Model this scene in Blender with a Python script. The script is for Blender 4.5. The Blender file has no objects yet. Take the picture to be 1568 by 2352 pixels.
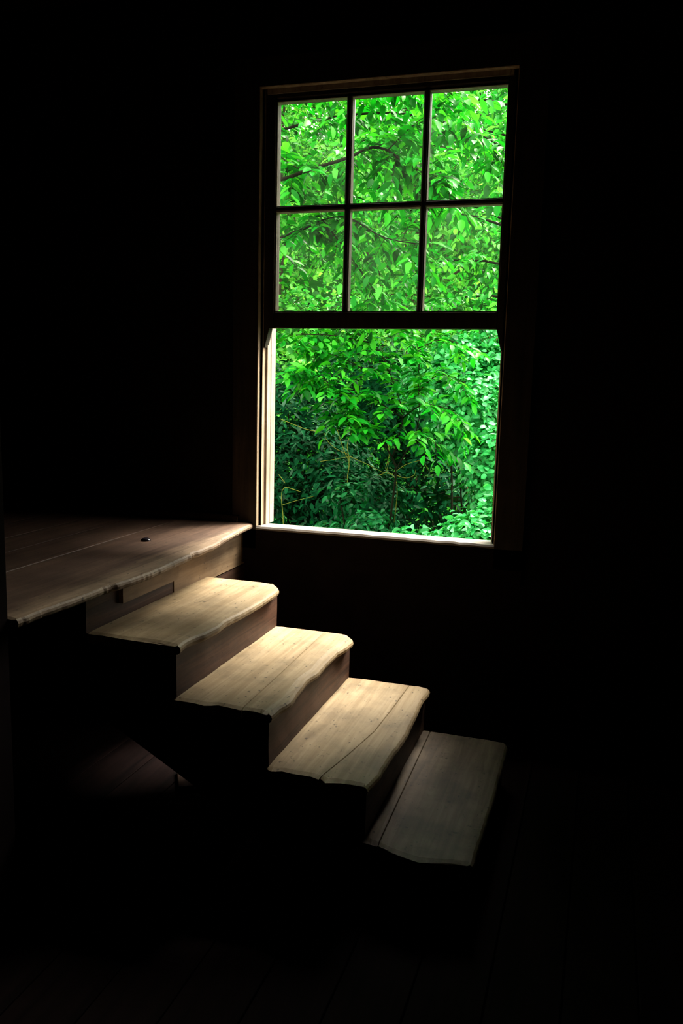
import bpy, bmesh, math, random
import numpy as np
from mathutils import Matrix, Vector

# ------------------------------------------------------------------ camera, sky, exposure
S = bpy.context.scene
COL = S.collection
F_PX, CX, CY = 1940.0, 784.0, 1176.0
CAM = np.array([1.28297, -3.02385, 0.56618])
RGT = np.array([0.95422, 0.29806, 0.02497]); UPV = np.array([-0.06887, 0.13769, 0.98808]); FWD = np.array([-0.29106, 0.94457, -0.15192])
cd = bpy.data.cameras.new('camera'); cam = bpy.data.objects.new('camera', cd); COL.objects.link(cam)
cd.sensor_fit = 'VERTICAL'; cd.sensor_height = 36.0; cd.lens = F_PX / 2352 * 36.0; cd.clip_start = 0.02; cd.clip_end = 200
m = Matrix.Identity(4)
for i in range(3):
    m[i][0] = RGT[i]; m[i][1] = UPV[i]; m[i][2] = -FWD[i]; m[i][3] = CAM[i]
cam.matrix_world = m
S.camera = cam

SKY = 9.0
w = bpy.data.worlds.new('overcast_sky'); S.world = w; w.use_nodes = True
nt = w.node_tree; nt.nodes.clear()
tc = nt.nodes.new('ShaderNodeTexCoord'); sx = nt.nodes.new('ShaderNodeSeparateXYZ')
rp = nt.nodes.new('ShaderNodeMapRange'); rp.inputs['From Min'].default_value = -0.05; rp.inputs['From Max'].default_value = 1.0
rp.inputs['To Min'].default_value = SKY * 0.45; rp.inputs['To Max'].default_value = SKY * 1.25
bg = nt.nodes.new('ShaderNodeBackground'); bg.inputs['Color'].default_value = (1.0, 0.96, 0.88, 1)
wo = nt.nodes.new('ShaderNodeOutputWorld')
nt.links.new(tc.outputs['Generated'], sx.inputs[0]); nt.links.new(sx.outputs['Z'], rp.inputs['Value'])
nt.links.new(rp.outputs[0], bg.inputs['Strength']); nt.links.new(bg.outputs[0], wo.inputs[0])
# hazy sun behind thin cloud, in front of the window wall and high
sun_d = bpy.data.lights.new('hazy_sun', 'SUN'); sun_d.energy = 27.0; sun_d.angle = math.radians(30); sun_d.color = (1.0, 0.93, 0.80)
sun = bpy.data.objects.new('hazy_sun', sun_d); COL.objects.link(sun)
SUN_EL, SUN_AZ = math.radians(55), math.radians(28)       # azimuth measured to the right of the wall's normal
to_sun = Vector((math.sin(SUN_AZ) * math.cos(SUN_EL), math.cos(SUN_AZ) * math.cos(SUN_EL), math.sin(SUN_EL)))
sun.rotation_euler = to_sun.to_track_quat('Z', 'Y').to_euler()
vs = S.view_settings
S.display_settings.display_device = 'sRGB'; vs.view_transform = 'Standard'; vs.look = 'None'
vs.exposure = 0.0; vs.gamma = 1.0; vs.use_curve_mapping = False

# ------------------------------------------------------------------ helpers
rng = np.random.default_rng(7)
random.seed(3)

def at(px, py, Y):
    """point of the place seen at a pixel of the photograph, at depth plane y = Y"""
    d = FWD + RGT * (px - CX) / F_PX - UPV * (py - CY) / F_PX
    return CAM + d * (Y - CAM[1]) / d[1]

def project(P):
    d = np.atleast_2d(P) - CAM
    z = d @ FWD
    return CX + F_PX * (d @ RGT) / z, CY - F_PX * (d @ UPV) / z, z

def mat(name, rough=0.6, spec=0.3):
    mt = bpy.data.materials.new(name); mt.use_nodes = True
    b = mt.node_tree.nodes['Principled BSDF']
    b.inputs['Roughness'].default_value = rough; b.inputs['Specular IOR Level'].default_value = spec
    return mt, mt.node_tree, b

def N(nt, t, **kw):
    n = nt.nodes.new(t)
    for k, v in kw.items():
        if k in n.inputs.keys(): n.inputs[k].default_value = v
        else: setattr(n, k, v)
    return n

def ramp(nt, src, stops):
    r = nt.nodes.new('ShaderNodeValToRGB')
    e = r.color_ramp.elements
    while len(e) < len(stops): e.new(0.5)
    for el, (p, c) in zip(e, stops):
        el.position = p; el.color = (*c, 1) if len(c) == 3 else c
    nt.links.new(src, r.inputs[0]); return r

def mixc(nt, kind, fac, a, b):
    n = nt.nodes.new('ShaderNodeMix'); n.data_type = 'RGBA'; n.blend_type = kind
    for s, v in ((n.inputs[0], fac), (n.inputs[6], a), (n.inputs[7], b)):
        if hasattr(v, 'is_output'): nt.links.new(v, s)
        else: s.default_value = v
    return n.outputs[2]

def wood(name, dark, light, axis='y', scale=1.0, grain=0.5, stain=0.5, speck=0.6, rough=0.6, bump=0.25, spec=0.25):
    mt, nt, b = mat(name, rough, spec)
    tc = N(nt, 'ShaderNodeTexCoord'); geo = N(nt, 'ShaderNodeNewGeometry')
    sc = {'y': (42, 2.2, 42), 'x': (2.2, 42, 42), 'z': (42, 42, 2.2)}[axis]
    mp = N(nt, 'ShaderNodeMapping'); mp.inputs['Scale'].default_value = [s * scale for s in sc]
    nt.links.new(tc.outputs['Object'], mp.inputs['Vector'])
    n1 = N(nt, 'ShaderNodeTexNoise', Scale=1.0, Detail=6.0, Roughness=0.6, Distortion=0.7); nt.links.new(mp.outputs[0], n1.inputs['Vector'])
    r1 = ramp(nt, n1.outputs['Fac'], [(0.5 - 0.3 * grain - 0.02, dark), (0.5 + 0.25 * (1.1 - grain) + 0.05, light)])
    n2 = N(nt, 'ShaderNodeTexNoise', Scale=7.0, Detail=5.0, Roughness=0.62); nt.links.new(tc.outputs['Object'], n2.inputs['Vector'])
    r2 = ramp(nt, n2.outputs['Fac'], [(0.36, (1 - 0.6 * stain,) * 3), (0.56, (1, 1, 1))])
    c = mixc(nt, 'MULTIPLY', 1.0, r1.outputs[0], r2.outputs[0])
    mp2 = N(nt, 'ShaderNodeMapping'); mp2.inputs['Scale'].default_value = {'y': (1.6, 1, 1.6), 'x': (1, 1.6, 1.6), 'z': (1.6, 1.6, 1)}[axis]
    nt.links.new(tc.outputs['Object'], mp2.inputs['Vector'])
    n3 = N(nt, 'ShaderNodeTexNoise', Scale=55.0, Detail=2.0, Roughness=0.5); nt.links.new(mp2.outputs[0], n3.inputs['Vector'])
    r3 = ramp(nt, n3.outputs['Fac'], [(0.27, (1 - speck,) * 3), (0.345, (1, 1, 1))])
    c = mixc(nt, 'MULTIPLY', 1.0, c, r3.outputs[0])
    nt.links.new(c, b.inputs['Base Color'])
    bp = N(nt, 'ShaderNodeBump', Strength=bump, Distance=0.004)
    nt.links.new(n1.outputs['Fac'], bp.inputs['Height']); nt.links.new(bp.outputs[0], b.inputs['Normal'])
    return mt

def plain(name, col, rough=0.7, spec=0.2, metallic=0.0, var=0.25, sc=12.0):
    mt, nt, b = mat(name, rough, spec)
    b.inputs['Metallic'].default_value = metallic
    tc = N(nt, 'ShaderNodeTexCoord')
    n = N(nt, 'ShaderNodeTexNoise', Scale=sc, Detail=4.0); nt.links.new(tc.outputs['Object'], n.inputs['Vector'])
    r = ramp(nt, n.outputs['Fac'], [(0.3, tuple(c * (1 - var) for c in col)), (0.7, tuple(min(1, c * (1 + var)) for c in col))])
    nt.links.new(r.outputs[0], b.inputs['Base Color'])
    return mt

def leaf_mat(name, c0, c1, c2, trans=0.3, spec=0.22, rough=0.42):
    """leaf green, differing from leaf to leaf, with a thin translucent blade"""
    mt, nt, b = mat(name, rough, spec)
    oi = N(nt, 'ShaderNodeObjectInfo'); g = N(nt, 'ShaderNodeNewGeometry')
    ad = N(nt, 'ShaderNodeMath', operation='ADD'); nt.links.new(oi.outputs['Random'], ad.inputs[0]); nt.links.new(g.outputs['Random Per Island'], ad.inputs[1])
    fr = N(nt, 'ShaderNodeMath', operation='FRACT'); nt.links.new(ad.outputs[0], fr.inputs[0])
    r = ramp(nt, fr.outputs[0], [(0.0, c0), (0.55, c1), (0.93, c2), (1.0, tuple(min(1, k * 1.3) + 0.05 for k in c2))])
    nt.links.new(r.outputs[0], b.inputs['Base Color'])
    tr = N(nt, 'ShaderNodeBsdfTranslucent')
    gm = mixc(nt, 'MULTIPLY', 1.0, r.outputs[0], (1.5, 1.25, 0.6, 1)); nt.links.new(gm, tr.inputs['Color'])
    mx = N(nt, 'ShaderNodeMixShader', Fac=trans); nt.links.new(b.outputs[0], mx.inputs[1]); nt.links.new(tr.outputs[0], mx.inputs[2])
    nt.links.new(mx.outputs[0], nt.nodes['Material Output'].inputs['Surface'])
    return mt

M = {}
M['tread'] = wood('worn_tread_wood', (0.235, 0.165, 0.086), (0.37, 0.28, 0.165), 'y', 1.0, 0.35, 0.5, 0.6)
M['tread_stained_dim'] = wood('stained_dimmed_tread_wood', (0.085, 0.058, 0.036), (0.165, 0.122, 0.078), 'y', 1.0, 0.35, 0.75, 0.6)  # more stain, and darkened for the weaker light on the lowest tread
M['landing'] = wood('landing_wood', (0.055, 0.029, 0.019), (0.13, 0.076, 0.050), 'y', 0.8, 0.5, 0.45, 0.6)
M['nosing'] = wood('worn_nosing_wood', (0.060, 0.033, 0.021), (0.135, 0.080, 0.052), 'y', 1.0, 0.5, 0.45, 0.7)
def worn_edge(mt, x0, x1, pale):
    """bare pale wood where feet have worn the board's front edge"""
    nt = mt.node_tree; b = nt.nodes['Principled BSDF']; src = b.inputs['Base Color'].links[0].from_socket
    tc = N(nt, 'ShaderNodeTexCoord'); sx = N(nt, 'ShaderNodeSeparateXYZ'); nt.links.new(tc.outputs['Object'], sx.inputs[0])
    nz = N(nt, 'ShaderNodeTexNoise', Scale=9.0, Detail=5.0); nt.links.new(tc.outputs['Object'], nz.inputs['Vector'])
    ma = N(nt, 'ShaderNodeMath', operation='MULTIPLY_ADD'); nt.links.new(nz.outputs['Fac'], ma.inputs[0]); ma.inputs[1].default_value = .08; nt.links.new(sx.outputs['X'], ma.inputs[2])
    mr = N(nt, 'ShaderNodeMapRange'); mr.inputs['From Min'].default_value = x0 + .04; mr.inputs['From Max'].default_value = x1 + .04; nt.links.new(ma.outputs[0], mr.inputs['Value'])
    pa = mixc(nt, 'MULTIPLY', 1.0, src, pale)
    nt.links.new(mixc(nt, 'MIX', mr.outputs[0], src, pa), b.inputs['Base Color'])
worn_edge(M['nosing'], -.055, .012, (2.6, 3.1, 3.1, 1))
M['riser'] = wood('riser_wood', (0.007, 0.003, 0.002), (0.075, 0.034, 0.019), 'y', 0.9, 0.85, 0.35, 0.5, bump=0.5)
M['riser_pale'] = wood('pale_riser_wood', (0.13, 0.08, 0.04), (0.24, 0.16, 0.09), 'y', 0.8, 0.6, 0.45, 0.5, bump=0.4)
M['stringer'] = wood('stringer_wood', (0.010, 0.006, 0.005), (0.025, 0.015, 0.010), 'x', 0.8, 0.5, 0.4, 0.4)
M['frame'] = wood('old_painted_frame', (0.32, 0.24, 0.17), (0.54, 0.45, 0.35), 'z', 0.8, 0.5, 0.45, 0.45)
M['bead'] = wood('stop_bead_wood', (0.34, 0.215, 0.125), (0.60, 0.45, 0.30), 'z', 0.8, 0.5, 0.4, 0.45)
M['sash'] = wood('unlit_sash_wood', (0.026, 0.017, 0.012), (0.060, 0.042, 0.030), 'z', 0.8, 0.5, 0.4, 0.45)  # shade of the room side put into the colour of the whole sash
M['casing'] = wood('unlit_casing_wood', (0.022, 0.014, 0.010), (0.060, 0.040, 0.027), 'z', 0.8, 0.5, 0.4, 0.45)  # casing colour darkened to stand for its unlit room face
M['bead_lit'] = wood('lit_edge_bead_tone', (0.56, 0.47, 0.37), (0.80, 0.72, 0.60), 'z', 0.8, 0.5, 0.4, 0.45)  # pale against the sash to stand for light on the pane edges
M['sill'] = wood('old_painted_sill', (0.19, 0.155, 0.125), (0.28, 0.245, 0.21), 'x', 0.8, 0.5, 0.35, 0.4)
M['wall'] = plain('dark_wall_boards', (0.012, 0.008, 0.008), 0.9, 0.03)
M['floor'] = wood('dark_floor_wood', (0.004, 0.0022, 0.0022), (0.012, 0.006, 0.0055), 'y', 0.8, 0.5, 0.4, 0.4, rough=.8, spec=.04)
M['siding'] = plain('weathered_siding', (0.22, 0.2, 0.17), 0.8, 0.1)
M['iron'] = plain('dark_iron', (0.012, 0.01, 0.014), 0.22, 0.6, 0.0)
M['bark'] = plain('grey_brown_bark', (0.055, 0.045, 0.025), 0.85, 0.1, sc=40)
M['dark_twig'] = plain('dark_twig_bark', (0.010, 0.011, 0.005), 0.8, 0.02, sc=40)
M['mossy'] = plain('mossy_twig_bark', (0.15, 0.175, 0.02), 0.85, 0.1, sc=60)
M['straw'] = plain('dry_straw_stalk', (0.16, 0.14, 0.035), 0.85, 0.1, sc=60)
M['soil'] = plain('mossy_forest_soil', (0.0012, 0.012, 0.001), 0.95, 0.0, sc=3)

def make_glass():
    mt, nt, b = mat('dusty_old_glass'); nt.nodes.remove(b)
    tc = N(nt, 'ShaderNodeTexCoord')
    n = N(nt, 'ShaderNodeTexNoise', Scale=5.0, Detail=6.0, Roughness=0.6, Distortion=0.8); nt.links.new(tc.outputs['Object'], n.inputs['Vector'])
    r = ramp(nt, n.outputs['Fac'], [(0.40, (0.001,) * 3), (0.8, (0.010,) * 3)])
    t = N(nt, 'ShaderNodeBsdfTransparent', Color=(0.97, 0.985, 0.97, 1))
    gl = N(nt, 'ShaderNodeBsdfGlossy', Roughness=0.02)
    fr = N(nt, 'ShaderNodeFresnel', IOR=1.35)
    m1 = N(nt, 'ShaderNodeMixShader'); nt.links.new(fr.outputs[0], m1.inputs[0]); nt.links.new(t.outputs[0], m1.inputs[1]); nt.links.new(gl.outputs[0], m1.inputs[2])
    du = N(nt, 'ShaderNodeBsdfTranslucent', Color=(0.8, 0.85, 0.75, 1))
    m2 = N(nt, 'ShaderNodeMixShader'); nt.links.new(r.outputs[0], m2.inputs[0]); nt.links.new(m1.outputs[0], m2.inputs[1]); nt.links.new(du.outputs[0], m2.inputs[2])
    nt.links.new(m2.outputs[0], nt.nodes['Material Output'].inputs['Surface'])
    return mt
M['glass'] = make_glass()

def link(name, me, parent=None, m=None):
    o = bpy.data.objects.new(name, me); COL.objects.link(o)
    if m is not None and me is not None and not me.materials: me.materials.append(m)
    if parent: o.parent = parent
    return o

def tag(o, label=None, cat=None, group=None, kind=None):
    if label: o['label'] = label
    if cat: o['category'] = cat
    if group: o['group'] = group
    if kind: o['kind'] = kind
    return o

def empty(name, loc=(0, 0, 0)):
    o = bpy.data.objects.new(name, None); COL.objects.link(o); o.location = loc; o.empty_display_size = 0.1
    return o

class MB:
    """collects shapes in one mesh"""
    def __init__(s): s.v = []; s.f = []
    def add(s, v, f):
        k = len(s.v); s.v += [tuple(map(float, p)) for p in v]; s.f += [tuple(i + k for i in q) for q in f]; return s
    def box(s, a, b):
        (x0, y0, z0), (x1, y1, z1) = a, b
        return s.add([(x0, y0, z0), (x1, y0, z0), (x1, y1, z0), (x0, y1, z0), (x0, y0, z1), (x1, y0, z1), (x1, y1, z1), (x0, y1, z1)],
                     [(0, 3, 2, 1), (4, 5, 6, 7), (0, 1, 5, 4), (1, 2, 6, 5), (2, 3, 7, 6), (3, 0, 4, 7)])
    def prism(s, poly, f0, f1):
        """poly of 2-D points, f0 / f1 map a 2-D point to the two end faces"""
        n = len(poly)
        v = [f0(*p) for p in poly] + [f1(*p) for p in poly]
        f = [tuple(range(n))[::-1], tuple(range(n, 2 * n))] + [(i, (i + 1) % n, n + (i + 1) % n, n + i) for i in range(n)]
        return s.add(v, f)
    def loft(s, rings, cap=True):
        n = len(rings[0]); v = [p for r in rings for p in r]; f = []
        for j in range(len(rings) - 1):
            for i in range(n):
                a, b = j * n + i, j * n + (i + 1) % n
                f.append((a, b, b + n, a + n))
        if cap: f += [tuple(range(n))[::-1], tuple(range((len(rings) - 1) * n, len(rings) * n))]
        return s.add(v, f)
    def tube(s, pts, radii, n=6):
        pts = [Vector(p) for p in pts]; rings = []
        for i, p in enumerate(pts):
            d = (pts[min(i + 1, len(pts) - 1)] - pts[max(i - 1, 0)]).normalized()
            a = d.cross(Vector((0.13, 0.31, 0.94)))
            if a.length < 1e-3: a = d.cross(Vector((1, 0, 0)))
            a.normalize(); b = d.cross(a)
            r = radii[i] if hasattr(radii, '__len__') else radii
            rings.append([tuple(p + (a * math.cos(t) + b * math.sin(t)) * r) for t in [2 * math.pi * k / n for k in range(n)]])
        return s.loft(rings)
    def build(s, name, m, parent=None, bevel=0.0, smooth=False, base=(0, 0, 0)):
        me = bpy.data.meshes.new(name)
        vv = s.v if base == (0, 0, 0) else [(x - base[0], y - base[1], z - base[2]) for x, y, z in s.v]
        me.from_pydata(vv, [], s.f); me.update()
        bm = bmesh.new(); bm.from_mesh(me); bmesh.ops.recalc_face_normals(bm, faces=bm.faces)
        if bevel: bmesh.ops.bevel(bm, geom=bm.edges[:], offset=bevel, segments=1, affect='EDGES', clamp_overlap=True)
        bm.to_mesh(me); bm.free()
        if smooth: me.polygons.foreach_set('use_smooth', [True] * len(me.polygons))
        return link(name, me, parent, m)

# ------------------------------------------------------------------ room
WW, WH = 0.93, 1.62                 # clear opening inside the casing
ZF, ZC = -0.759, 1.98               # floor and ceiling
X0, X1, Y0 = -2.4, 3.3, -4.6
YW, YO = 0.018, 0.14                # room face and outer face of the window wall
HX0, HX1, HZ0, HZ1 = -0.03, WW + 0.03, -0.05, WH + 0.03    # hole in the wall

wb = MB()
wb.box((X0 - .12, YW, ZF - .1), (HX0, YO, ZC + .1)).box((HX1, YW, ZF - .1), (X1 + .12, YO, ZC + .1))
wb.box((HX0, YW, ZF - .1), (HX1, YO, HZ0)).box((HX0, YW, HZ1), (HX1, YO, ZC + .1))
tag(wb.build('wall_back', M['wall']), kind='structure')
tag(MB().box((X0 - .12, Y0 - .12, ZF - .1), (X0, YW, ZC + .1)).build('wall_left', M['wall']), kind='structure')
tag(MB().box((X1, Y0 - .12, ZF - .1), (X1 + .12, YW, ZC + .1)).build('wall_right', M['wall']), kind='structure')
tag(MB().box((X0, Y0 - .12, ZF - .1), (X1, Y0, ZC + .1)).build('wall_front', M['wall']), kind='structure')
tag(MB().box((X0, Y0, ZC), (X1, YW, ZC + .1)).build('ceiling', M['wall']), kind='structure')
# partition that ends at the near end of the landing
tag(MB().box((X0, -1.60, ZF), (0.0, -1.4495, ZC)).build('wall_partition', M['wall']), kind='structure')
# floor of boards
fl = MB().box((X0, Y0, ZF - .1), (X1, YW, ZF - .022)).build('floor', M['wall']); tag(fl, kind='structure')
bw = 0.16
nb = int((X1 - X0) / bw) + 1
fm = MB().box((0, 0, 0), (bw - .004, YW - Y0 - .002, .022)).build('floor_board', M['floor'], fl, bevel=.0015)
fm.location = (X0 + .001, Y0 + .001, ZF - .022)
for i in range(1, nb):
    o = fm.copy(); COL.objects.link(o); o.parent = fl
    o.location = (X0 + .001 + i * bw, Y0 + .001, ZF - .022 + random.uniform(-.0015, .0))
    if X0 + (i + 1) * bw > X1: o.scale.x = max(.2, (X1 - X0 - i * bw - .004) / bw)
tag(MB().prism([(-.020, 0), (0.017, 0), (0.017, .024), (-.006, .024), (-.016, .016), (-.020, .006)], lambda y, z: (X0 + .0, y, .0125 + z), lambda y, z: (-.072, y, .0125 + z)).build('trim_1', M['nosing']),
    'low shoe moulding along the dark wall on the landing', kind='structure')

# ------------------------------------------------------------------ window
win = tag(empty('window_1', (0, 0, 0)), 'old six-pane sash window with its lower half open', kind='structure')
PROF = [(0, 0), (0, .025), (.012, .025), (.012, .056), (.020, .056), (.020, .125), (-.029, .125), (-.029, 0.018), (-.10, .018), (-.10, 0)]
# side and head linings with stepped stops (left, right, head)
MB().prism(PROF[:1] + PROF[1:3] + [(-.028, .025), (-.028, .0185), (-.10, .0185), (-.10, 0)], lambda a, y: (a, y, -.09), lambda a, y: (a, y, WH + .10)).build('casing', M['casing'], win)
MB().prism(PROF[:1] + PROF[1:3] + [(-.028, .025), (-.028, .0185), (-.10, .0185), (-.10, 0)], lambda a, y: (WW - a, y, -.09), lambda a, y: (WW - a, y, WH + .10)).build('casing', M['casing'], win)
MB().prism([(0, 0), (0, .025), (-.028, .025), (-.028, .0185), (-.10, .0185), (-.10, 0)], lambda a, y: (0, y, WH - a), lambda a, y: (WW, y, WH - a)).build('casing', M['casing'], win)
for s in (0, 1):
    fx = (lambda a: a) if s == 0 else (lambda a: WW - a)
    MB().prism([(.012, .025), (.012, .056), (-.028, .056), (-.028, .025)], lambda a, y: (fx(a), y, .0), lambda a, y: (fx(a), y, WH + .028)).build('stop_bead', M['bead'], win)
    MB().prism([(.020, .056), (.020, .090), (.017, .093), (.020, .096), (.020, .138), (-.028, .138), (-.028, .056)], lambda a, y: (fx(a), y, .0), lambda a, y: (fx(a), y, WH + .028)).build('jamb', M['frame'], win)
MB().prism([(.020, .025), (.020, .138), (-.028, .138), (-.028, .025)], lambda a, y: (-.0 + .02, y, WH - a), lambda a, y: (WW - .02, y, WH - a)).build('head_jamb', M['frame'], win)
# thin strips added inside the casing edge, pale to stand for light on it
for s in (0, 1):
    fx = (lambda a: a) if s == 0 else (lambda a: WW - a)
    MB().prism([(-.0005, .0005), (.0025, .0015), (.0025, .0245), (-.0005, .0245)], lambda a, y: (fx(a), y, .0005), lambda a, y: (fx(a), y, WH)).build('lit_edge_strip', M['bead'], win)
MB().prism([(-.0005, .0005), (.0025, .0015), (.0025, .0245), (-.0005, .0245)], lambda a, y: (.003, y, WH - a), lambda a, y: (WW - .003, y, WH - a)).build('lit_edge_strip', M['bead'], win)
# sill, slightly worn front edge
sl = MB(); rings = []
for x in np.linspace(-.028, WW + .028, 40):
    j = random.uniform(-.0012, .0012)
    rings.append([(x, .001, -.008 + j), (x, .006, -.001 + j), (x, .05, -.0005), (x, .17, -.016), (x, .19, -.02), (x, .19, -.05), (x, .012, -.046), (x, .001, -.014)])
sl.loft(rings); sl.build('sill', M['sill'], win)
MB().box((-.10, .0, -.15), (WW + .10, .0110, -.0150)).build('apron', M['wall'], win)
# sash
sash = empty('sash'); sash.parent = win
GX = [0.055, 0.333, 0.614, 0.893]; GZ = [0.825, 1.197, 1.575]
YS, YG, YB = .030, .066, .076
def bar(c0, c1, ax, half, lo, hi, name, m=M['frame'], grow=.006):
    pass
st = .013
def member(poly, fa, fb, name):
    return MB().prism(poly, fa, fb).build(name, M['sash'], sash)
# stiles (room face dark side, moulded edge to the glass)
e = .0065
for s in (0, 1):
    fx = (lambda x: x) if s == 0 else (lambda x: WW - x)
    g = GX[0] if s == 0 else WW - GX[3]
    member([(st, YS), (g - .004, YS), (g - .002, YS + .006), (g, YS + .016), (g, YB), (st, YB)], lambda x, y: (fx(x), y, .763), lambda x, y: (fx(x), y, WH - .022), 'stile')
    # horn: the stile runs on below the rail with a slanted cut
    member([(st, .764), (.034, .764), (.034, .758), (.0175, .690), (st, .688)], lambda x, z: (fx(x), YS, z), lambda x, z: (fx(x), YS + .036, z), 'horn')
x0, x1 = GX[0] + .0002, GX[3] - .0002
member([(YS, GZ[2] + .012), (YS + .006, GZ[2] + .010), (YS + .016, GZ[2]), (YB, GZ[2]), (YB, WH - .021), (YS, WH - .021)], lambda y, z: (x0, y, z), lambda y, z: (x1, y, z), 'top_rail')
member([(YS, GZ[0] - .004), (YS + .010, GZ[0]), (YB, GZ[0]), (YB, .764), (YS, .764)], lambda y, z: (x0, y, z), lambda y, z: (x1, y, z), 'bottom_rail')
def muntin_poly(c): return [(c - .0055, YS), (c + .0055, YS), (c + .0080, YS + .004), (c + .0080, YB), (c - .0080, YB), (c - .0080, YS + .004)]
def lit_edge_bead(xa, xb, za, zb):
    """bead added round one pane, pale to stand for light on its edges, splayed towards the glass"""
    mb = MB(); prof = [(0.0002, YS + .006), (.0026, YS + .007), (.0026, YS + .018), (.0020, YS + .020), (.0026, YS + .022), (.0026, YG - .0008), (0.0002, YG - .0008)]
    rings = [[(x, y, z) for (x, y, z) in ((cx + sx * d, yy, cz + sz * d) for d, yy in prof)] for cx, cz, sx, sz in ((xa, za, 1, 1), (xb, za, -1, 1), (xb, zb, -1, -1), (xa, zb, 1, -1))]
    rings.append(rings[0]); mb.loft(rings, cap=False)
    mb.build('lit_edge_bead', M['bead_lit'], sash)
for c in GX[1:3]:
    member(muntin_poly(c), lambda x, y: (x, y, GZ[0] + .0002), lambda x, y: (x, y, GZ[2] - .0002), 'muntin')
for i in range(3):
    a = GX[i] + (.0107 if i else .0004); b = GX[i + 1] - (.0107 if i < 2 else .0004)
    member(muntin_poly(GZ[1]), lambda z, y: (a, y, z), lambda z, y: (b, y, z), 'muntin')
for i in range(3):
    for j in range(2):
        a = GX[i] + (.0107 if i else .0004); b = GX[i + 1] - (.0107 if i < 2 else .0004)
        c = GZ[j] + (.0107 if j else .0004); d = GZ[j + 1] - (.0107 if j < 1 else .0004)
        MB().box((a, YG, c), (b, YG + .0025, d)).build('pane', M['glass'], sash)
        lit_edge_bead(GX[i] + (.0085 if i else 0) , GX[i + 1] - (.0085 if i < 2 else 0), GZ[j] + (.0085 if j else 0), GZ[j + 1] - (.0085 if j < 1 else 0))

# ------------------------------------------------------------------ stairs
XS, ZS, T, R = -0.05465, 0.01211, 0.27201, 0.15424
YA, YB2 = -0.305, -1.058                # far (window side) and near end of the treads
NOSE = {1: [(-.275, -.042), (-.305, -.014), (-.337, .013), (-.36, .027), (-.395, .032), (-.54, .035), (-.668, .030), (-.778, .022), (-.857, .031), (-.93, .025), (-.984, .012), (-1.02, .012), (-1.066, .018)],
        2: [(-.29, -.035), (-.312, -.005), (-.348, .024), (-.37, .028), (-.42, .025), (-.486, .011), (-.595, .009), (-.68, .016), (-.766, .005), (-.841, .012), (-.944, .024), (-1.015, .014), (-1.075, .012)],
        3: [(-.29, -.022), (-.311, .016), (-.34, .02), (-.419, .013), (-.59, .021), (-.726, .026), (-.854, .018), (-.995, .018), (-1.06, .008)],
        4: [(-.29, .0), (-.33, .015), (-.7, .017), (-1.1, .012)],
        5: [(-.29, .0), (-.33, .015), (-.7, .012), (-1.1, .015)]}
JOINT = {2: [(-.3, .398), (-.55, .404), (-.78, .410), (-1.07, .415)], 3: [(-.3, .706), (-.55, .701), (-.728, .694), (-.9, .668), (-1.07, .636)], 4: [(-.3, .784), (-1.1, .801)]}
def curve(tab, y):
    t = sorted(tab); return float(np.interp(y, [a for a, _ in t], [b for _, b in t]))

def board(xa, xb, y0, y1, z, th, noser=False, ny=44, wear=0.0, chip=.004, seed=0, endfn=None):
    """a lengthwise board from y0 (far) to y1 (near); xa(y), xb(y) its back and front edge; noser rounds the front"""
    r = np.random.default_rng(seed); mb = MB(); rings = []
    ys = np.concatenate([np.linspace(y0, y0 + (y1 - y0) * .1, 9)[:-1], np.linspace(y0 + (y1 - y0) * .1, y1, ny)])
    nx = 7
    jn = r.normal(0, chip, nx + 12); jf = r.normal(0, chip * .4, nx + 12)
    for i, y in enumerate(ys):
        a, b = xa(y), xb(y); ring = []
        rad = th * .5 if noser else .0015
        xs_ = np.linspace(a, b - rad, nx)
        dz = [-wear * math.exp(-((y - (y0 + y1) / 2) / .22) ** 2) * max(0, (q - a) / (b - a)) ** 2 for q in xs_]
        if noser:
            w = r.normal(0, .0008)
            ring += [(q, y, z + d - (.0025 if k == nx - 1 else 0)) for k, (q, d) in enumerate(zip(xs_, dz))]
            for t in (65, 35, 5, -30, -65): ring.append((b - rad + math.cos(math.radians(t)) * rad + w, y, z + dz[-1] - th / 2 - .001 + math.sin(math.radians(t)) * (th / 2 - .001)))
        else:
            ring += [(q, y, z + d - (.001 if k in (0, nx - 1) else 0)) for k, (q, d) in enumerate(zip(xs_, dz))]
            ring += [(b, y, z + dz[-1] - .004)]
        ring += [(b - rad, y, z - th), (a, y, z - th), (a, y, z - .002)]
        if i == len(ys) - 1: ring = [(p[0], p[1] + (jn[k] if k < nx else 0) + (endfn(p[0]) if endfn else 0), p[2] - (.0035 if k < nx else 0)) for k, p in enumerate(ring)]
        if i == len(ys) - 2: ring = [(p[0], p[1] + (jn[k] * .6 if k < nx else 0) + (endfn(p[0]) if endfn else 0), p[2]) for k, p in enumerate(ring)]
        if i == 0: ring = [(p[0], p[1] + (jf[k] if k < nx else 0), p[2]- (.003 if k < nx else 0)) for k, p in enumerate(ring)]
        rings.append(ring)
    mb.loft(rings)
    return mb

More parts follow.
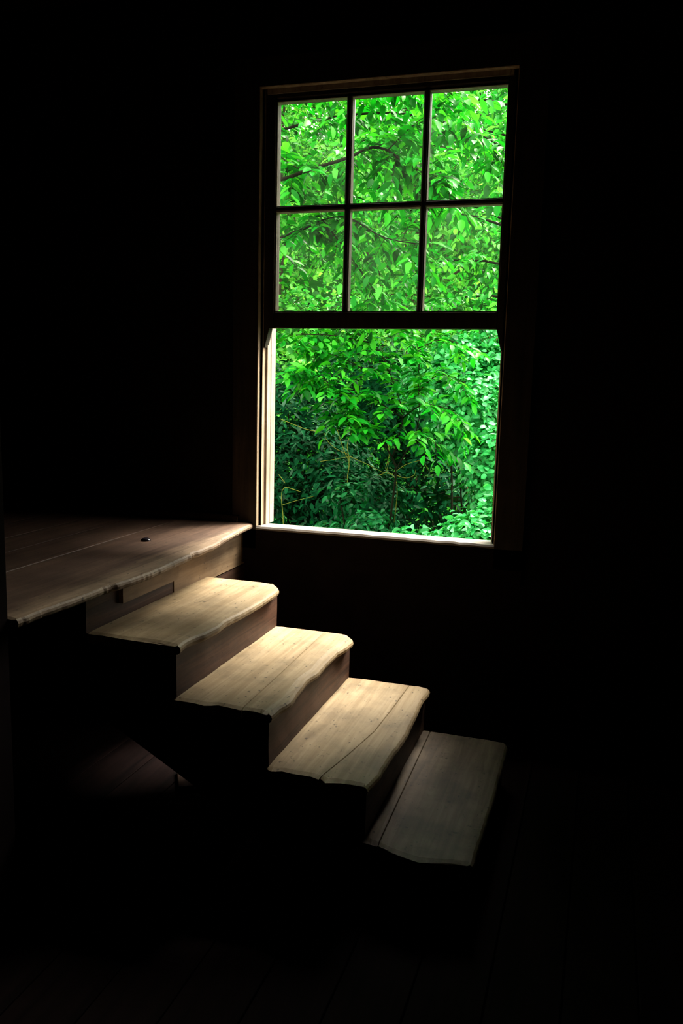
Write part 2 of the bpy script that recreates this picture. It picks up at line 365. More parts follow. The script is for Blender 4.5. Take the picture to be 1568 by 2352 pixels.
stair = tag(empty('staircase', (XS + 2 * T, -.68, ZF)), 'worn wooden stair of bare boards descending from the landing below the window', 'staircase')
def sp(mb, name, m, parent=stair, smooth=False):
    o = mb.build(name, m, None, smooth=smooth); o.parent = parent
    if parent is stair: o.location = -Vector(stair.location)
    return o
TH = .030
for k in range(1, 5):
    z = ZS - k * R; xb = XS + (k - 1) * T; xr = XS + k * T
    front = lambda y: xr + curve(NOSE[k], y)
    back = lambda y: xb - (.012 if k > 1 else -.0006)
    end = (lambda x: -.035 * max(0, math.sin(math.pi * min(1, max(0, (x - .775) / .30))))) if k == 4 else None
    tm_ = M['tread_stained_dim'] if k == 4 else M['tread']
    if k in JOINT:
        jt = lambda y: curve(JOINT[k], y)
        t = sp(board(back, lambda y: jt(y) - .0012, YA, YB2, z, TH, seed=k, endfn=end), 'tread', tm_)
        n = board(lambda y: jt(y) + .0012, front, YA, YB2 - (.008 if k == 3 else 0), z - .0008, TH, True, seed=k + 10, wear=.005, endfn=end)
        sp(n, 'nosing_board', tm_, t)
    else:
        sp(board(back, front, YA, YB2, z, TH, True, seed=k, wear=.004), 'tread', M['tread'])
    # riser under the front of this tread
    zb = ZS - (k + 1) * R if k < 4 else ZF
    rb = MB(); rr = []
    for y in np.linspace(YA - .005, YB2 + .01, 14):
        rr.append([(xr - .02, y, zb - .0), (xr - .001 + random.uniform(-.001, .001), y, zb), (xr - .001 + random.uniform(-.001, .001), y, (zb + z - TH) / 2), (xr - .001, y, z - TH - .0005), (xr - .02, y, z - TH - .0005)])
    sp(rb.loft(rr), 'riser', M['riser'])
# stringers: sawtooth top, straight lower edge
def stringer(ya, yb, lift=0.0):
    top = []
    for k in range(1, 5):
        z = ZS - k * R - TH - .001; top += [(XS + (k - 1) * T + .002, z), (XS + k * T - .022, z)]
    xe = XS + 4 * T - .022
    low = lambda x: -.508 - .545 * (x - .209) + lift
    xa = XS + .002
    poly = top + [(xe, ZF + .0), (min(xe - .01, .209 + (-.508 + lift - ZF) / .545), ZF + .0), (xa, low(xa))]
    return MB().prism(poly, lambda x, z: (x, ya, z), lambda x, z: (x, yb, z))
for ya, yb, lf in ((-1.045, -1.010, -.006), (-.36, -.325, .12)):
    sp(stringer(ya, yb, lf), 'stringer', M['stringer'])

tag(MB().box((-.20, -.07, 0), (.20, .07, .02)).build('light_patch_board', M['riser'], None, bevel=.002), 'short board added on the floor under the stairs to show the patch of light', 'board')
bpy.data.objects['light_patch_board'].location = (.185, -.565, ZF); bpy.data.objects['light_patch_board'].rotation_euler = (0, 0, math.radians(30))  # board added where light falls through the gap behind the treads

# ------------------------------------------------------------------ landing
land = tag(empty('stair_landing', (-.9, -.7, ZF)), 'wooden landing of wide boards beside the window, front edge worn and notched', 'landing')
def lp(mb, name, m, parent=land, smooth=False):
    o = mb.build(name, m, None, smooth=smooth); o.parent = parent
    if parent is land: o.location = -Vector(land.location)
    return o
NOSE0 = [(0.02, .044), (-.071, .047), (-.311, .075), (-.40, .090), (-.47, .098), (-.495, .094), (-.528, .098), (-.575, .098), (-.585, .091), (-.61, .093), (-.63, .102), (-.717, .104), (-.816, .111), (-.902, .115), (-1.011, .108), (-1.06, .101), (-1.076, .090), (-1.085, .098), (-1.11, .093), (-1.17, .094), (-1.228, .092), (-1.312, .088), (-1.35, .084), (-1.419, .086), (-1.5, .081)]
front0 = lambda y: XS + curve(NOSE0, y)
lp(board(lambda y: -.158, front0, YW - .001, -1.4490, ZS, .026, True, ny=150, seed=21, chip=0), 'nosing_board', M['nosing'])
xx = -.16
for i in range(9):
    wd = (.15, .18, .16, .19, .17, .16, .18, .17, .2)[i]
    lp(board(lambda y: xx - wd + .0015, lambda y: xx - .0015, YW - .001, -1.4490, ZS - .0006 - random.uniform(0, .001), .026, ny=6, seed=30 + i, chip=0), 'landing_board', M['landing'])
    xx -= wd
# front facing: pale upper board, darker lower board and a short cleat
lp(MB().box((XS - .022, -.5595, -.1565), (XS, YW - .001, ZS - .0265)), 'riser', M['riser_pale'])
lp(MB().box((XS - .022, -1.058, -.1565), (XS - .003, -.5605, ZS - .0265)), 'riser', M['riser'])
lp(MB().prism([(-1.058, -.1585), (YW - .001, -.1615), (YW - .001, -.30), (-1.058, -.30)], lambda y, z: (XS - .024, y, z), lambda y, z: (XS - .002, y, z)), 'lower_riser', M['riser'])
lp(MB().box((XS - .0025, -.892, -.098), (XS + .012, -.548, -.052)), 'cleat', M['riser_pale'])
lp(MB().box((XS - .10, -1.44, -.19), (-.55 - 1.3, -1.40, ZS - .027)), 'joist', M['stringer'])
lp(MB().box((XS - .10, -.06, -.19), (-.55 - 1.3, -.02, ZS - .027)), 'joist', M['stringer'])
for px_, py_ in ((-1.78, -1.415), (-1.78, -.04), (-.20, -1.415), (-1.0, -.04)):
    lp(MB().box((px_ - .04, py_ - .025, ZF), (px_ + .04, py_ + .025, -.19)), 'post', M['stringer'])
bo = MB(); rings = []
for rr_, zz in ((.017, 0), (.0165, .004), (.013, .0075), (.007, .0095), (.001, .010)):
    rings.append([(-.197 + math.cos(t) * rr_, -.495 + math.sin(t) * rr_, ZS + zz - .001) for t in np.linspace(0, 2 * math.pi, 14)[:-1]])
bo.loft(rings); lp(bo, 'bolt_head', M['iron'], smooth=True)

# ------------------------------------------------------------------ outdoors: ground
gx = np.linspace(-16, 16, 60); gy = np.concatenate([np.linspace(.19, 6, 22), np.linspace(6.6, 26, 30)])
def gz(x, y):
    h = -1.15 + .10 * math.sin(x * 1.3 + y) * math.cos(y * .9)
    return h + max(0, (y - 7.0)) * .34 + max(0, y - 10) * .22
mbg = MB(); V = [(x, y, gz(x, y)) for y in gy for x in gx]; n = len(gx)
mbg.add(V, [(j * n + i, j * n + i + 1, (j + 1) * n + i + 1, (j + 1) * n + i) for j in range(len(gy) - 1) for i in range(n - 1)])
tag(mbg.build('ground', M['soil'], smooth=True), 'dark forest soil rising to a slope outside', kind='structure')

# ------------------------------------------------------------------ plants
UP = np.array([0, 0, 1.0])
def unit(v): return v / np.maximum(1e-9, np.linalg.norm(v, axis=-1, keepdims=True))

def leaf_template(width, fold, droop, shape):
    """13-point blade along +x, folded at the midrib; returns verts, faces"""
    t = [0.0, .16, .40, .66, .86, 1.0]
    wv = {'oval': [0, .62, 1.0, .86, .46, 0], 'round': [0, .85, 1.0, .95, .66, 0], 'lance': [0, .55, .9, 1.0, .62, 0]}[shape]
    v = []; f = []
    for i, (a, b) in enumerate(zip(t, wv)):
        z = -droop * a * a
        if b == 0: v.append((a, 0, z))
        else:
            h = width * .5 * b
            v += [(a, h, z + fold * h), (a, 0, z), (a, -h, z + fold * h)]
    f += [(0, 2, 1), (0, 3, 2)]
    for i in range(3):
        p = 1 + 3 * i
        f += [(p, p + 1, p + 4, p + 3), (p + 1, p + 2, p + 5, p + 4)]
    p = 1 + 9
    f += [(p, p + 1, 13), (p + 1, p + 2, 13)]
    return np.array(v), f

class Leaves:
    def __init__(s): s.P = []; s.D = []; s.Nn = []; s.L = []
    def add(s, P, D, Nn, L):
        s.P.append(np.atleast_2d(P)); s.D.append(np.atleast_2d(D)); s.Nn.append(np.atleast_2d(Nn)); s.L.append(np.atleast_1d(L))
    def arrays(s):
        P, D, Nn, L = np.concatenate(s.P), unit(np.concatenate(s.D)), np.concatenate(s.Nn), np.concatenate(s.L)
        Y = unit(np.cross(Nn, D)); Z = np.cross(D, Y)
        return P, D, Y, Z, L

def finish_leaves(lv, root, m, width, shape, single=260, prefix='leaf', fold=.35, droop=.22):
    """the leaves that show largest become parts, the rest one part"""
    P, D, Y, Z, L = lv.arrays()
    base = np.array(root.location)
    px, py, dz = project(P + D * L[:, None] * .5)
    vis = (px > 612) & (px < 1172) & (py > 180) & (py < 1250) & (P[:, 1] > .3)
    score = np.where(vis, L / dz, -1)
    order = np.argsort(-score)
    pick = order[:single]; pick = pick[score[pick] > 0]
    tm = [leaf_template(width * a, fold * b, droop * c, shape) for a, b, c in ((1, 1, 1), (.88, .5, 1.8), (1.1, 1.4, .4))]
    if len(pick):
        mes = []
        for v, f in tm:
            me = bpy.data.meshes.new(prefix); me.from_pydata([tuple(q) for q in v], [], f); me.materials.append(m)
            me.polygons.foreach_set('use_smooth', [True] * len(me.polygons)); mes.append(me)
        for q, i in enumerate(pick):
            o = bpy.data.objects.new(prefix, mes[q % 3]); COL.objects.link(o); o.parent = root
            mm = Matrix.Identity(4); l = L[i]
            for a in range(3):
                mm[a][0] = D[i][a] * l; mm[a][1] = Y[i][a] * l; mm[a][2] = Z[i][a] * l; mm[a][3] = P[i][a] - base[a]
            o.matrix_basis = mm
    rest = np.setdiff1d(np.arange(len(P)), pick)
    if len(rest):
        vv = []; ff = []; k = 0
        for t in range(3):
            ii = rest[t::3]
            if not len(ii): continue
            v, f = tm[t]
            W = P[ii][:, None, :] - base + L[ii][:, None, None] * (v[None, :, 0:1] * D[ii][:, None, :] + v[None, :, 1:2] * Y[ii][:, None, :] + v[None, :, 2:3] * Z[ii][:, None, :])
            vv.append(W.reshape(-1, 3)); nv = len(v)
            for j in range(len(ii)): ff += [tuple(a + k + j * nv for a in q) for q in f]
            k += len(ii) * nv
        me = bpy.data.meshes.new('foliage'); me.from_pydata(np.concatenate(vv).tolist(), [], ff); me.materials.append(m)
        me.polygons.foreach_set('use_smooth', [True] * len(me.polygons))
        o = link('foliage', me, root); o['kind'] = 'stuff'
    return len(P)

def polyline(pts, n):
    """smooth resampling of a polyline"""
    pts = np.array(pts, float); t = np.linspace(0, len(pts) - 1, n); out = []
    for u in t:
        i = min(int(u), len(pts) - 2); f = u - i
        p0, p1, p2, p3 = pts[max(i - 1, 0)], pts[i], pts[i + 1], pts[min(i + 2, len(pts) - 1)]
        out.append(.5 * ((2 * p1) + (-p0 + p2) * f + (2 * p0 - 5 * p1 + 4 * p2 - p3) * f * f + (-p0 + 3 * p1 - 3 * p2 + p3) * f ** 3))
    return np.array(out)

def branch(root, pts, r0, r1, m, name='branch', n=14, sides=6):
    q = polyline(pts, n); b = np.array(root.location)
    o = MB().tube((q - b).tolist(), np.linspace(r0, r1, n).tolist(), sides).build(name, m, root, smooth=True)
    return q

def spray(lv, tw, start, d, length, n, L, rg, droop=.25, spread=.95, jit=.35):
    """one leafy twig: leaves alternate left and right in its plane and hang a little"""
    d = unit(np.array(d, float)); side = unit(np.cross(d, UP) + 1e-6)
    t = np.linspace(.12, 1, n)
    pts = start + d * (t * length)[:, None] - UP * (droop * length * t * t)[:, None]
    tw.append(np.concatenate([[start], pts]))
    sg = np.where(np.arange(n) % 2 == 0, 1, -1)[:, None]
    D = d * .55 + side * sg * spread - UP * (.25 + .5 * droop) + rg.normal(0, .18, (n, 3))
    D[-1] = d - UP * droop
    Nn = UP + rg.normal(0, jit, (n, 3)) + side * sg * .15
    lv.add(pts, D, Nn, L * rg.uniform(.7, 1.15, n))

def twigs_mesh(root, tw, m, r=.0022):
    if not tw: return
    b = np.array(root.location); mb = MB()
    for q in tw:
        q = np.array(q)[::2] if len(q) > 5 else np.array(q)
        mb.tube((q - b).tolist(), np.linspace(r, r * .5, len(q)).tolist(), 3)
    o = mb.build('twigs', m, root); o['kind'] = 'stuff'

def leafy(lv, tw, q, count, length, n, L, rg, start=.15, back=0.0, **kw):
    """sprays off both sides of a branch path q"""
    for c in range(count):
        u = start + (1 - start) * (c + rg.uniform(0, 1)) / count
        i = min(int(u * (len(q) - 1)), len(q) - 2); f = u * (len(q) - 1) - i
        p = q[i] * (1 - f) + q[i + 1] * f; d = unit(q[i + 1] - q[i])
        side = unit(np.cross(d, UP)) * (1 if c % 2 else -1)
        dd = d * .5 + side * rg.uniform(.4, 1.1) + UP * rg.uniform(-.5, .35) + rg.normal(0, .15, 3) + np.array([0, back, 0])
        spray(lv, tw, p, dd, length * rg.uniform(.6, 1.15), n, L, rg, **kw)

def shell(lv, tw, root, c, rad, n, L, rg, hollow=.55, up=.6, clump=5, flat=.3):
    """leaf whorls near the surface of an ellipsoid crown"""
    k = n // clump
    v = unit(rg.normal(0, 1, (k, 3))); r = rg.uniform(hollow, 1.0, k) ** .6
    lump = 1 + .16 * np.sin(v[:, 0] * 7 + c[0] * 3) * np.cos(v[:, 2] * 6 + v[:, 1] * 5)
    P = np.array(c) + v * (r * lump)[:, None] * np.array(rad)
    for i in range(0, k, max(1, k // 90)):
        tw.append(np.array([np.array(c) + (P[i] - c) * .45, np.array(c) + (P[i] - c) * .8 - UP * .02, P[i]]))
    out = unit(v / np.array(rad) * np.mean(rad) + UP * up)
    for j in range(clump):
        tang = unit(np.cross(out, rg.normal(0, 1, (k, 3))))
        D = tang * .9 + out * rg.uniform(.0, .6, (k, 1)) - UP * .15
        Nn = out + rg.normal(0, flat, (k, 3))
        lv.add(P + rg.normal(0, L * .5, (k, 3)), D, Nn, L * rg.uniform(.65, 1.2, k))

G = dict(
 big=leaf_mat('beech_leaf', (0.001053, 0.05265, 0.002632), (0.0039, 0.234, 0.00975), (0.0429, 0.39, 0.0156), .34, .08),
 pale=leaf_mat('pale_leaf', (0.002484, 0.0828, 0.006624), (0.01472, 0.3128, 0.02944), (0.0828, 0.4784, 0.0552), .34, .2),
 dark=leaf_mat('dark_glossy_leaf', (0.0006624, 0.01546, 0.004416), (0.001104, 0.03533, 0.009936), (0.003312, 0.06072, 0.01766), .12, .015, .5),
 round=leaf_mat('round_leaf', (0.003098, 0.1033, 0.01652), (0.02295, 0.4131, 0.08262), (0.0918, 0.6197, 0.1607), .25, .25, .45),
 mid=leaf_mat('mid_green_leaf', (.001, .05, .012), (.003, .115, .026), (.012, .18, .045), .22, .08),
 back=leaf_mat('distant_leaf', (0.002592, 0.06912, 0.003456), (0.02688, 0.3264, 0.0192), (0.1536, 0.5376, 0.0768), .4, .18),
)

# --- large-leaved tree whose boughs cross the upper panes
rg = np.random.default_rng(11)
Y = 2.7
A = tag(empty('broadleaf_tree', (-2.7, 3.3, gz(-2.7, 3.3))), 'large-leaved tree whose thin dark boughs cross the upper window panes', 'tree')
lv, tw = Leaves(), []
branch(A, [A.location, (-2.75, 3.3, .2), (-2.6, 3.25, 1.6), (-2.65, 3.3, 3.2), (-2.5, 3.4, 4.4)], .085, .03, M['bark'], 'trunk', 16, 9)
mains = []
mains.append(branch(A, [(-2.62, 3.25, 1.3), at(600, 425, 2.9), at(650, 412, 2.8), at(710, 390, 2.75), at(800, 362, 2.7), at(845, 340, 2.7), at(885, 343, 2.7), at(925, 370, 2.65), at(968, 396, 2.6), at(1030, 430, 2.55)], .016, .004, M['dark_twig'], n=30))
mains.append(branch(A, [at(700, 393, 2.76), at(655, 370, 2.9), at(630, 335, 3.0)], .007, .003, M['dark_twig'], n=6))
mains.append(branch(A, [(-2.62, 3.3, 1.1), at(640, 548, 3.1), at(700, 525, 3.0), at(740, 505, 2.95), at(800, 500, 2.9), at(880, 545, 2.8), at(960, 560, 2.7)], .010, .003, M['dark_twig'], n=20))
mains.append(branch(A, [at(968, 396, 2.6), at(985, 404, 2.6), at(1025, 407, 2.6), at(1032, 440, 2.6), at(1024, 470, 2.6)], .005, .002, M['dark_twig'], n=9))
mains.append(branch(A, [at(890, 345, 2.7), at(915, 320, 2.72), at(945, 290, 2.75), at(1000, 250, 2.8)], .0045, .002, M['dark_twig'], n=9))
mains.append(branch(A, [(-2.63, 3.3, 2.4), at(640, 190, 3.0), at(760, 200, 2.9), at(900, 190, 2.8), at(1050, 220, 2.7)], .014, .004, M['dark_twig'], n=16))
mains.append(branch(A, [(-2.63, 3.3, 2.2), at(640, 300, 3.4), at(760, 270, 3.3), at(920, 260, 3.2), at(1080, 300, 3.1), at(1170, 350, 3.0)], .013, .004, M['dark_twig'], n=16))
mains.append(branch(A, [at(740, 505, 2.95), at(790, 570, 2.9), at(840, 640, 2.85), at(880, 700, 2.8)], .006, .002, M['dark_twig'], n=9))
for i, q in enumerate(mains):
    ln = float(np.sum(np.linalg.norm(np.diff(q, axis=0), axis=1)))
    leafy(lv, tw, q, max(5, int(ln * 17)), .36, 10, .105, rg, droop=.2, back=.5, jit=.28)
finish_leaves(lv, A, G['big'], .44, 'oval', 300)
twigs_mesh(A, tw, M['dark_twig'])

# --- tall unseen trees, added so their crowns shade the left and the middle
rg = np.random.default_rng(21)
def tall_tree(label, base, crown, nleaf):
    root = tag(empty('shade_tree', (base[0], base[1], gz(*base))), label, 'tree')
    lv, tw = Leaves(), []
    top = max(c[0][2] for c in crown)
    branch(root, [tuple(root.location), (base[0], base[1], 2.5), (base[0] + .2, base[1], 5), (base[0] + .1, base[1], top)], .16, .04, M['bark'], 'trunk', 12, 9)
    for c, r in crown:
        shell(lv, tw, root, np.array(c), r, nleaf, .16, rg, hollow=.2, clump=5, up=.6, flat=.5)
        branch(root, [(base[0] + .1, base[1], c[2] - 1.2), c], .05, .012, M['bark'], 'branch', 6, 5)
    finish_leaves(lv, root, G['big'], .5, 'oval', 60)
    twigs_mesh(root, tw, M['bark'], .005)
tall_tree('tall tree with a high crown, added for shade to the left of the window view', (-4.2, 3.6), [((-3.9, 3.2, 5.2), (1.9, 1.7, 1.6)), ((-2.9, 3.0, 7.2), (1.9, 1.8, 1.6)), ((-4.8, 3.4, 3.2), (1.6, 1.6, 1.6)), ((-4.4, 3.4, 8.6), (1.8, 1.7, 1.5)), ((-5.2, 1.6, 5.8), (1.6, 1.6, 1.7))], 3600)
tall_tree('tall tree with a high crown, added for shade out of sight above the panes', (-3.9, 6.6), [((-3.0, 5.9, 5.6), (1.6, 1.6, 1.5)), ((-2.6, 5.8, 7.8), (1.7, 1.6, 1.5)), ((-3.6, 5.4, 9.8), (1.9, 1.7, 1.6))], 3600)

# --- second tree: smaller leaves behind the right-hand upper panes
rg = np.random.default_rng(12)
B = tag(empty('broadleaf_tree', (1.3, 4.6, gz(1.3, 4.6))), 'pale mint-leaved tree filling the upper right panes behind the dark boughs', 'tree')
lv, tw = Leaves(), []
branch(B, [B.location, (1.25, 4.6, .6), (1.1, 4.5, 2.2), (1.0, 4.6, 3.6)], .07, .02, M['bark'], 'trunk', 14, 8)
for (a, b, c) in (((1.15, 4.5, 1.7), (980, 330), 3.9), ((1.1, 4.5, 2.4), (1000, 230), 4.0), ((1.15, 4.5, 1.4), (960, 480), 4.0), ((1.1, 4.55, 1.2), (1000, 600), 4.1), ((1.1, 4.5, 2.0), (1060, 290), 4.3), ((1.1, 4.55, 1.9), (900, 300), 4.6), ((1.2, 4.55, 1.0), (1010, 690), 4.2), ((1.1, 4.55, 1.5), (880, 430), 4.7), ((1.05, 4.6, 2.9), (920, 190), 4.4)):
    e = at(*b, c); mid = (np.array(a) + e) / 2 + np.array([0, -.1, .15])
    q = branch(B, [a, mid, e, e + (e - mid) * .3 - UP * .15], .014, .003, M['dark_twig'], n=10)
    leafy(lv, tw, q, 26, .40, 11, .085, rg, start=.25, droop=.3)
finish_leaves(lv, B, G['pale'], .48, 'oval', 280)
twigs_mesh(B, tw, M['dark_twig'])

# --- sapling spreading through the open lower half
rg = np.random.default_rng(13)
Cc = tag(empty('sapling', (-.28, 2.9, gz(-.28, 2.9))), 'bright green sapling arching across the open lower half of the window', 'tree')
lv, tw = Leaves(), []
stems = [
 [Cc.location, at(905, 1130, 2.85), at(900, 1050, 2.8), at(850, 985, 2.7), at(800, 930, 2.6), at(750, 875, 2.45), at(700, 850, 2.4)],
 [at(900, 1050, 2.8), at(925, 960, 2.8), at(900, 870, 2.8), at(860, 790, 2.8), at(800, 760, 2.8)],
 [at(903, 1090, 2.85), at(960, 980, 2.9), at(960, 900, 2.9), at(960, 800, 2.9), at(930, 740, 2.9)],
 [at(850, 985, 2.7), at(810, 965, 2.6), at(770, 950, 2.5)],
 [at(925, 960, 2.8), at(970, 930, 2.75), at(1030, 940, 2.7), at(1060, 965, 2.7)],
 [at(900, 1050, 2.8), at(930, 1000, 2.7), at(975, 1000, 2.65), at(1010, 1030, 2.6)],
 [at(860, 790, 2.8), at(760, 770, 2.75), at(660, 770, 2.7)],
 [at(960, 800, 2.9), at(1020, 780, 3.0), at(1080, 800, 3.1)],
 [at(960, 900, 2.9), at(1010, 860, 2.95), at(1070, 880, 3.0)],
 [at(900, 870, 2.8), at(840, 850, 2.7), at(780, 820, 2.65), at(710, 800, 2.6)],
 [at(925, 960, 2.8), at(880, 930, 2.7), at(840, 900, 2.65)],
]
for i, s in enumerate(stems):
    q = branch(Cc, s, .009 if i == 0 else .005, .002, M['dark_twig'], 'stem', 16 if i == 0 else 10)
    ln = float(np.sum(np.linalg.norm(np.diff(q, axis=0), axis=1)))
    leafy(lv, tw, q, max(8, int(ln * 22)), .24, 9, .088, rg, start=.45 if i in (0, 2) else .2, droop=.22, jit=.3)
finish_leaves(lv, Cc, G['big'], .46, 'oval', 300)
twigs_mesh(Cc, tw, M['dark_twig'])

# --- dark evergreen shrub at the lower left
rg = np.random.default_rng(14)
def shrub(name, label, c, rads, n, L, matn, width, shape, single, rg, stems=7, clump=6, up=.6, bark='dark_twig', cat='shrub', base=None, **kw):
    bx = base or (c[0][0], c[0][1])
    root = tag(empty(name, (bx[0], bx[1], gz(*bx))), label, cat)
    lv, tw = Leaves(), []
    for cc, rr_, nn in zip(c, rads, n):
        shell(lv, tw, root, np.array(cc), rr_, nn, L, rg, clump=clump, up=up, **kw)
        for s in range(max(1, stems // len(c))):
            e = np.array(cc) + unit(rg.normal(0, 1, 3)) * np.array(rr_) * .6
            b = np.array(root.location) + np.array([rg.normal(0, .06), rg.normal(0, .06), -.02])
            branch(root, [b, (b + e) / 2 + rg.normal(0, .05, 3), e], .012, .004, M[bark], 'stem', 7, 5)
    finish_leaves(lv, root, G[matn], width, shape, single)
    twigs_mesh(root, tw, M[bark], .003)
    return root
shrub('rhododendron', 'dark evergreen shrub with whorled leaves low on the left of the opening', [at(700, 1080, 4.3), at(660, 950, 4.6), at(800, 1160, 4.0), at(620, 1180, 4.0)],
      [(.62, .5, .45), (.5, .5, .45), (.5, .4, .35), (.5, .4, .4)], [2600, 1800, 1500, 1400], .085, 'dark', .34, 'lance', 300, rg, up=.4)
rg = np.random.default_rng(15)
shrub('rhododendron', 'dark evergreen shrub at the back behind the sapling and the black hollow', [at(880, 1010, 5.2), at(1000, 960, 5.4), at(860, 880, 5.3), at(980, 1150, 5.0)],
      [(.7, .4, .45), (.6, .4, .4), (.7, .4, .4), (.6, .4, .5)], [1600, 1400, 1500, 1500], .085, 'dark', .36, 'lance', 200, rg, up=.4)
rg = np.random.default_rng(16)
shrub('round_leaved_shrub', 'bright mint round-leaved shrub on the right of the opening', [at(1090, 960, 3.5), at(1150, 1080, 3.2), at(1060, 860, 3.8), at(1150, 830, 3.9), at(990, 890, 4.1)],
      [(.34, .32, .36), (.30, .3, .36), (.34, .3, .32), (.34, .3, .3), (.30, .3, .26)], [3200, 2600, 2600, 2000, 1800], .05, 'round', .7, 'round', 300, rg, up=.9, hollow=.3, flat=.55)
rg = np.random.default_rng(17)
shrub('round_leaved_shrub', 'low mint round-leaved shrub topping the window sill at bottom right', [at(1100, 1235, 2.7), at(960, 1262, 2.6), at(1150, 1190, 2.8)],
      [(.26, .25, .17), (.26, .22, .11), (.22, .22, .2)], [1500, 1000, 900], .058, 'round', .62, 'oval', 300, rg, up=1.0, hollow=.3, flat=.5)

rg = np.random.default_rng(27)
shrub('low_shrub', 'mid-green low shrub below the bare mossy twigs at the bottom of the opening', [at(850, 1215, 2.8), at(800, 1140, 3.1), at(760, 1230, 2.9)], [(.17, .2, .12), (.14, .15, .10), (.16, .2, .10)], [500, 350, 400], .062, 'mid', .5, 'oval', 260, rg, up=1.0, hollow=.3, flat=.5)

# --- bare mossy shrub in front of the dark hollow
Dd = tag(empty('bare_shrub', tuple(at(850, 1290, 3.3))), 'bare shrub of thin mossy yellow-green twigs before the black hollow', 'shrub')
Dd.location.z = gz(Dd.location.x, Dd.location.y)
for s, r in (([at(830, 1330, 3.3), at(798, 1140, 3.3), at(802, 1060, 3.3), at(797, 1020, 3.3), at(812, 985, 3.3)], .0065),
             ([at(803, 1062, 3.3), at(790, 1035, 3.3), at(775, 990, 3.25), at(770, 965, 3.25)], .005), ([at(735, 992, 3.3), at(700, 985, 3.3), at(643, 962, 3.3)], .005),
             ([at(802, 1045, 3.3), at(770, 1030, 3.3), at(750, 1010, 3.3), at(745, 995, 3.3)], .0035), ([at(802, 1048, 3.3), at(840, 1065, 3.3), at(880, 1085, 3.3), at(905, 1090, 3.3)], .0035),
             ([at(735, 1060, 3.3), at(770, 1055, 3.3), at(802, 1048, 3.3)], .003),
             ([at(905, 1200, 3.4), at(912, 1130, 3.4), at(906, 1095, 3.4), at(885, 1080, 3.4), at(893, 1050, 3.4), at(892, 1020, 3.4)], .005), ([at(906, 1090, 3.4), at(930, 1098, 3.4), at(950, 1092, 3.4), at(955, 1078, 3.4)], .0045),
             ([at(900, 1090, 3.4), at(930, 1068, 3.4), at(965, 1058, 3.4), at(975, 1065, 3.4), at(988, 1088, 3.4)], .0035), ([at(865, 1092, 3.4), at(885, 1085, 3.4), at(893, 1060, 3.4)], .004),
             ([at(653, 1300, 3.2), at(650, 1190, 3.2), at(646, 1140, 3.2), at(655, 1120, 3.2), at(690, 1130, 3.2)], .006), ([at(648, 1160, 3.2), at(680, 1150, 3.2), at(720, 1140, 3.2)], .003), ([at(640, 1090, 3.2), at(655, 1110, 3.2)], .004)):
    branch(Dd, s, r * .65, r * .38, M['mossy'], 'twig', 12, 5)

# --- dry stalks at the right edge
St = tag(empty('dry_stalks', tuple(at(1150, 860, 4.6))), 'clump of dry straw-coloured stalks at the upper right of the opening', 'weed clump')
St.location.z = gz(St.location.x, St.location.y)
for i in range(11):
    px = 1090 + i * 8; b = np.array(at(px + random.uniform(-20, 20), 900, 4.6)); b[2] = St.location.z
    branch(St, [b, at(px + random.uniform(-12, 12), 860, 4.6), at(px + random.uniform(-14, 14), 740 + random.uniform(-30, 40), 4.6)], .006, .0025, M['straw'], 'stalk', 6, 4)

# --- undergrowth covering the slope
rg = np.random.default_rng(31)
ug = tag(empty('undergrowth', (-1.5, 8.5, gz(-1.5, 8.5))), 'low green undergrowth covering the slope between the trees', 'undergrowth', kind='stuff')
lv = Leaves(); k = 9000
px_ = rg.uniform(-6.5, 3.0, k); py_ = rg.uniform(5.2, 14.0, k)
hz = np.array([gz(a, b) for a, b in zip(px_, py_)]) + rg.uniform(.02, .45, k) * rg.uniform(.3, 1, k)
lv.add(np.stack([px_, py_, hz], 1), np.stack([rg.normal(0, 1, k), rg.normal(0, 1, k), rg.uniform(-.3, .5, k)], 1), UP + rg.normal(0, .45, (k, 3)), rg.uniform(.09, .2, k))
finish_leaves(lv, ug, G['pale'], .5, 'oval', 0)

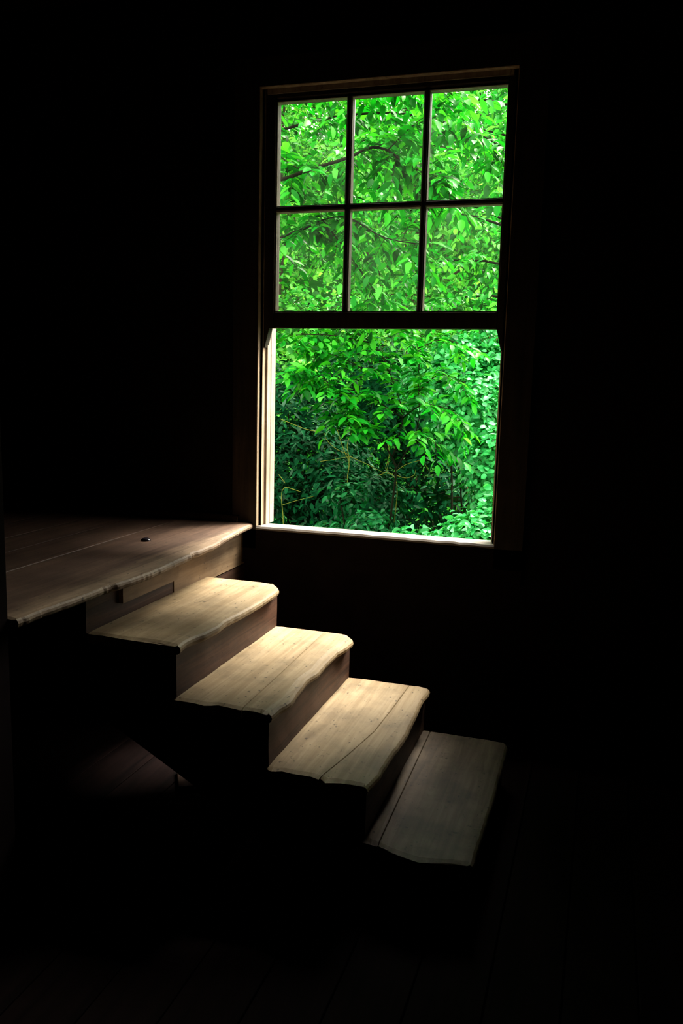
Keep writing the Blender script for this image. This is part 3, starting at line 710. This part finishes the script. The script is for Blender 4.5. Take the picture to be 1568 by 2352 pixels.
# --- trees on the slope behind
rg = np.random.default_rng(18)
def far_tree(label, base, crown, nleaf, L, matn, single, lean=0):
    root = tag(empty('background_tree', (base[0], base[1], gz(*base))), label, 'tree')
    lv, tw = Leaves(), []
    top = max(c[0][2] for c in crown)
    branch(root, [tuple(root.location), (base[0] + lean * .4, base[1], root.location.z + 1.4), (base[0] + lean, base[1], top)], .09, .025, M['bark'], 'trunk', 10, 8)
    for c, r in crown:
        shell(lv, tw, root, np.array(c), r, nleaf, L, rg, hollow=.3, clump=5, up=.7, flat=.45)
        branch(root, [(base[0] + lean * .5, base[1], (root.location.z + c[2]) / 2), c], .03, .008, M['bark'], 'branch', 6, 5)
    finish_leaves(lv, root, G[matn], .55, 'oval', single)
    twigs_mesh(root, tw, M['bark'], .005)
far_tree('yellow-green tree on the slope behind the left-hand panes', (-2.9, 7.2), [((-2.9, 7.0, 1.2), (1.0, .8, .9)), ((-2.6, 7.1, 2.8), (1.1, .8, .9)), ((-3.2, 7.4, 4.2), (1.2, .9, .9)), ((-2.2, 6.9, .1), (.9, .7, .7)), ((-2.7, 7.3, 5.0), (1.2, .9, .9))], 2600, .085, 'back', 220, .1)
far_tree('broad green tree on the slope behind the middle panes', (-1.1, 7.8), [((-1.2, 7.5, 1.2), (1.0, .8, .9)), ((-.9, 7.6, 2.7), (1.1, .8, .9)), ((-1.3, 7.8, 4.2), (1.2, .9, .9)), ((-.9, 7.2, .1), (.9, .7, .7))], 2600, .085, 'back', 220)
far_tree('pale green tree on the slope behind the right-hand panes', (.5, 8.2), [((.4, 7.7, 1.0), (1.0, .8, .8)), ((.5, 7.9, 2.5), (1.1, .8, .9)), ((.3, 8.0, 4.0), (1.1, .9, .9)), ((.6, 7.5, -.1), (1.0, .7, .7))], 2600, .085, 'pale', 220)
far_tree('leafy tree farthest up the slope, filling gaps between the others', (-1.9, 10.5), [((-2.9, 10.3, 3.2), (1.5, .9, 1.4)), ((-1.2, 10.5, 3.2), (1.5, .9, 1.4)), ((.4, 10.5, 3.4), (1.5, .9, 1.4)), ((-2.0, 10.5, 5.2), (1.6, .9, 1.2)), ((-.2, 10.5, 5.3), (1.6, .9, 1.2)), ((-3.9, 10.5, 5.0), (1.4, .9, 1.3)), ((-1.4, 10.6, 6.6), (1.7, .9, 1.2)), ((-3.2, 10.6, 6.7), (1.7, .9, 1.2)), ((.4, 10.6, 6.8), (1.7, .9, 1.2))], 2200, .11, 'back', 120)
